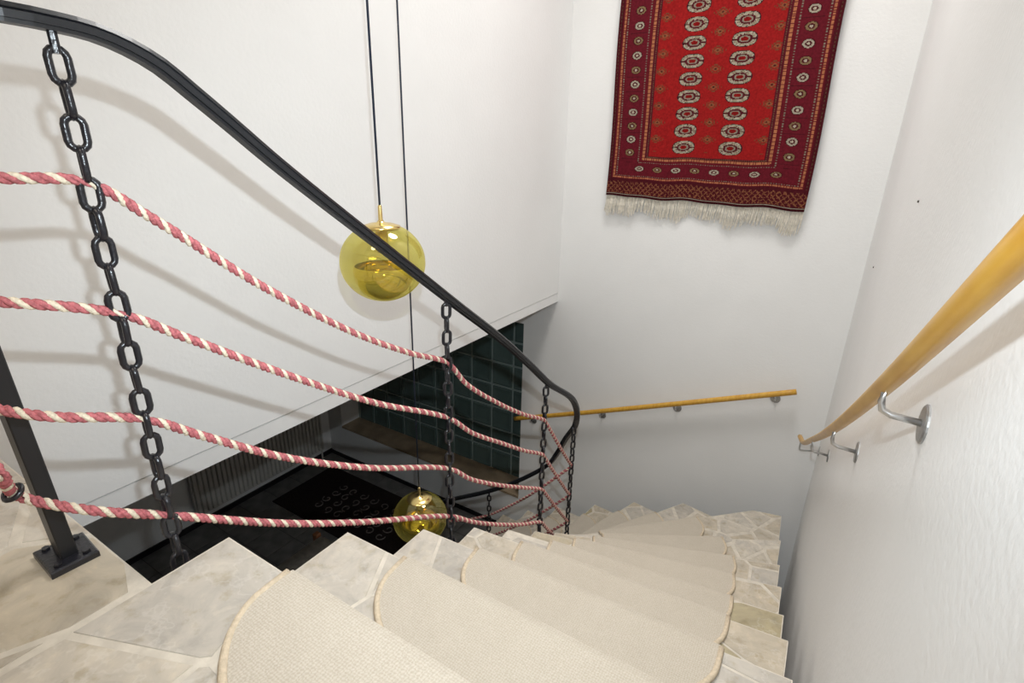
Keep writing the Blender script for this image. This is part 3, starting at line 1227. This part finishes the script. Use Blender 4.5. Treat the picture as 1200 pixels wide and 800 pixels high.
def hem(u):
    return .010 * (1 - u) * 1.0 + .004 * np.sin(u * 17) + .003 * np.sin(u * 31 + 1) - .012 * u


xx = RX0 + gu * (RX1 - RX0) + .006 * np.sin(gv * 9)
zz = RZ0 + gv * (RZ1 - RZ0) + hem(gu) * (1 - gv) ** 4
yy = RY - .010 * np.sin(gu * 8.5 + .6) * (1 - gv) - .010
rug_root = tag(empty('wall_rug', ((RX0 + RX1) / 2, RY, RZ0)), 'red knotted wool rug with rows of medallions and fringe hanging on the back wall', 'rug')
o3 = np.array(rug_root.location)
verts = np.stack([xx, yy, zz], -1).reshape(-1, 3) - o3
idx = np.arange((NU + 1) * (NV + 1)).reshape(NV + 1, NU + 1)
faces = np.stack([idx[:-1, :-1], idx[:-1, 1:], idx[1:, 1:], idx[1:, :-1]], -1).reshape(-1, 4)
me = bpy.data.meshes.new('pile')
me.from_pydata(verts.tolist(), [], faces.tolist())
ca = me.color_attributes.new('weave', 'FLOAT_COLOR', 'CORNER')
fc = np.concatenate([cols.reshape(-1, 3), np.ones((NU * NV, 1))], 1)
ca.data.foreach_set('color', np.repeat(fc, 4, axis=0).astype(np.float32).ravel())
o = link_mesh('pile', me, 'rug_pile', rug_root, (0, 0, 0))
sm = o.modifiers.new('thickness', 'SOLIDIFY')
sm.thickness = .008
sm.offset = 1
bm = bmesh.new()
rng = random.Random(11)
for i in range(420):
    u = (i + rng.random()) / 420
    x = RX0 + u * (RX1 - RX0)
    z = RZ0 + float(hem(u))
    y = RY - .010 * math.sin(u * 8.5 + .6) - .008
    ln_ = .108 + .018 * math.sin(u * 21) + .012 * math.sin(u * 47 + 1) + rng.uniform(-.022, .018)
    dx = rng.uniform(-.012, .006) - .008
    wv = rng.uniform(.0016, .0028)
    yo = rng.uniform(0, .008)
    pts = [(x, y + yo, z + .004), (x + dx * .4, y + yo - .003, z - ln_ * .5), (x + dx, min(y + yo + .004, 3.566), z - ln_)]
    vv = []
    for p in pts:
        vv.append([bm.verts.new((p[0] - wv, p[1], p[2])), bm.verts.new((p[0], p[1] - wv, p[2])), bm.verts.new((p[0] + wv, p[1], p[2]))])
    for a, b in zip(vv, vv[1:]):
        for k in range(3):
            l = (k + 1) % 3
            bm.faces.new((a[k], a[l], b[l], b[k]))
o = obj('fringe', bm, 'fringe', rug_root, (RX0, RY, RZ0))
o['kind'] = 'stuff'
o['label'] = 'long ivory cotton fringe'

# ------------------------------------------------------------------ lower hall: radiator, door mat, bench
rx = XH + .02
root = tag(empty('radiator', (rx, 2.7, ZF + .12)), 'ribbed panel radiator on the wall of the dark lower hall', 'radiator')
boxobj('panel', (rx, rx + .035, 1.95, 3.42, ZF + .13, ZF + .98), 'radiator', root)
bm = bmesh.new()
prism(bm, [(0, -.012), (.028, -.008), (.028, .008), (0, .012)], 0, .80, .003)
fin_me = bpy.data.meshes.new('rib')
bmesh.ops.recalc_face_normals(bm, faces=bm.faces)
bm.to_mesh(fin_me)
bm.free()
n = 32
for i in range(n):
    o = link_mesh('rib', fin_me, 'radiator', root)
    o.location = Vector((rx + .033, 1.95 + (i + .5) * 1.47 / n, ZF + .155)) - root.location
bm = bmesh.new()
tube(bm, [(rx + .02, 3.40, ZF + .16), (rx + .02, 3.40, ZF)], .010, 8)
obj('pipe', bm, 'radiator', root, (rx, 3.40, ZF))

root = tag(empty('door_mat', (-3.55, 3.0, ZF)), 'black door mat with raised scroll motif on the hall tiles', 'mat')
boxobj('pile', (-4.42, -2.72, 2.58, 3.36, ZF, ZF + .015), 'door_mat', root, .004)
rng = random.Random(4)
for i in range(7):
    for j in range(4):
        cx, cy = -3.98 + i * .145, 2.80 + j * .115
        bm = bmesh.new()
        pts = []
        tu = rng.choice((-1, 1))
        ph = rng.uniform(0, 6.28)
        for s in range(14):
            a = ph + tu * s * .45
            r_ = .052 - .0028 * s
            pts.append((cx + r_ * math.cos(a), cy + r_ * math.sin(a), ZF + .0165))
        tube(bm, pts, .006, 6)
        obj('scroll', bm, 'mat_motif', root, (cx, cy, ZF + .015))

root = tag(empty('bench', (-2.83, 1.85, ZF)), 'upholstered grey bench with brown wooden frame below the stair', 'bench')
bm = bmesh.new()
box(bm, -3.135, -2.52, 1.35, 2.20, ZF + .39, ZF + .475)
bmesh.ops.bevel(bm, geom=bm.edges[:], offset=.035, segments=3, affect='EDGES')
obj('cushion', bm, 'bench_fabric', root, (-2.83, 1.85, ZF + .39), smooth=True)
boxobj('frame', (-3.165, -2.50, 1.33, 2.225, ZF + .33, ZF + .40), 'bench_wood', root, .006)
for lx in (-3.165, -2.555):
    for ly in (1.33, 2.17):
        boxobj('leg', (lx, lx + .055, ly, ly + .055, ZF, ZF + .335), 'bench_wood', root, .004)
for p in ((-3.17, 2.14), (-3.17, 1.6)):
    boxobj('armrest_post', (p[0], p[0] + .05, p[1], p[1] + .05, ZF + .395, ZF + .485), 'bench_wood', root, .006)
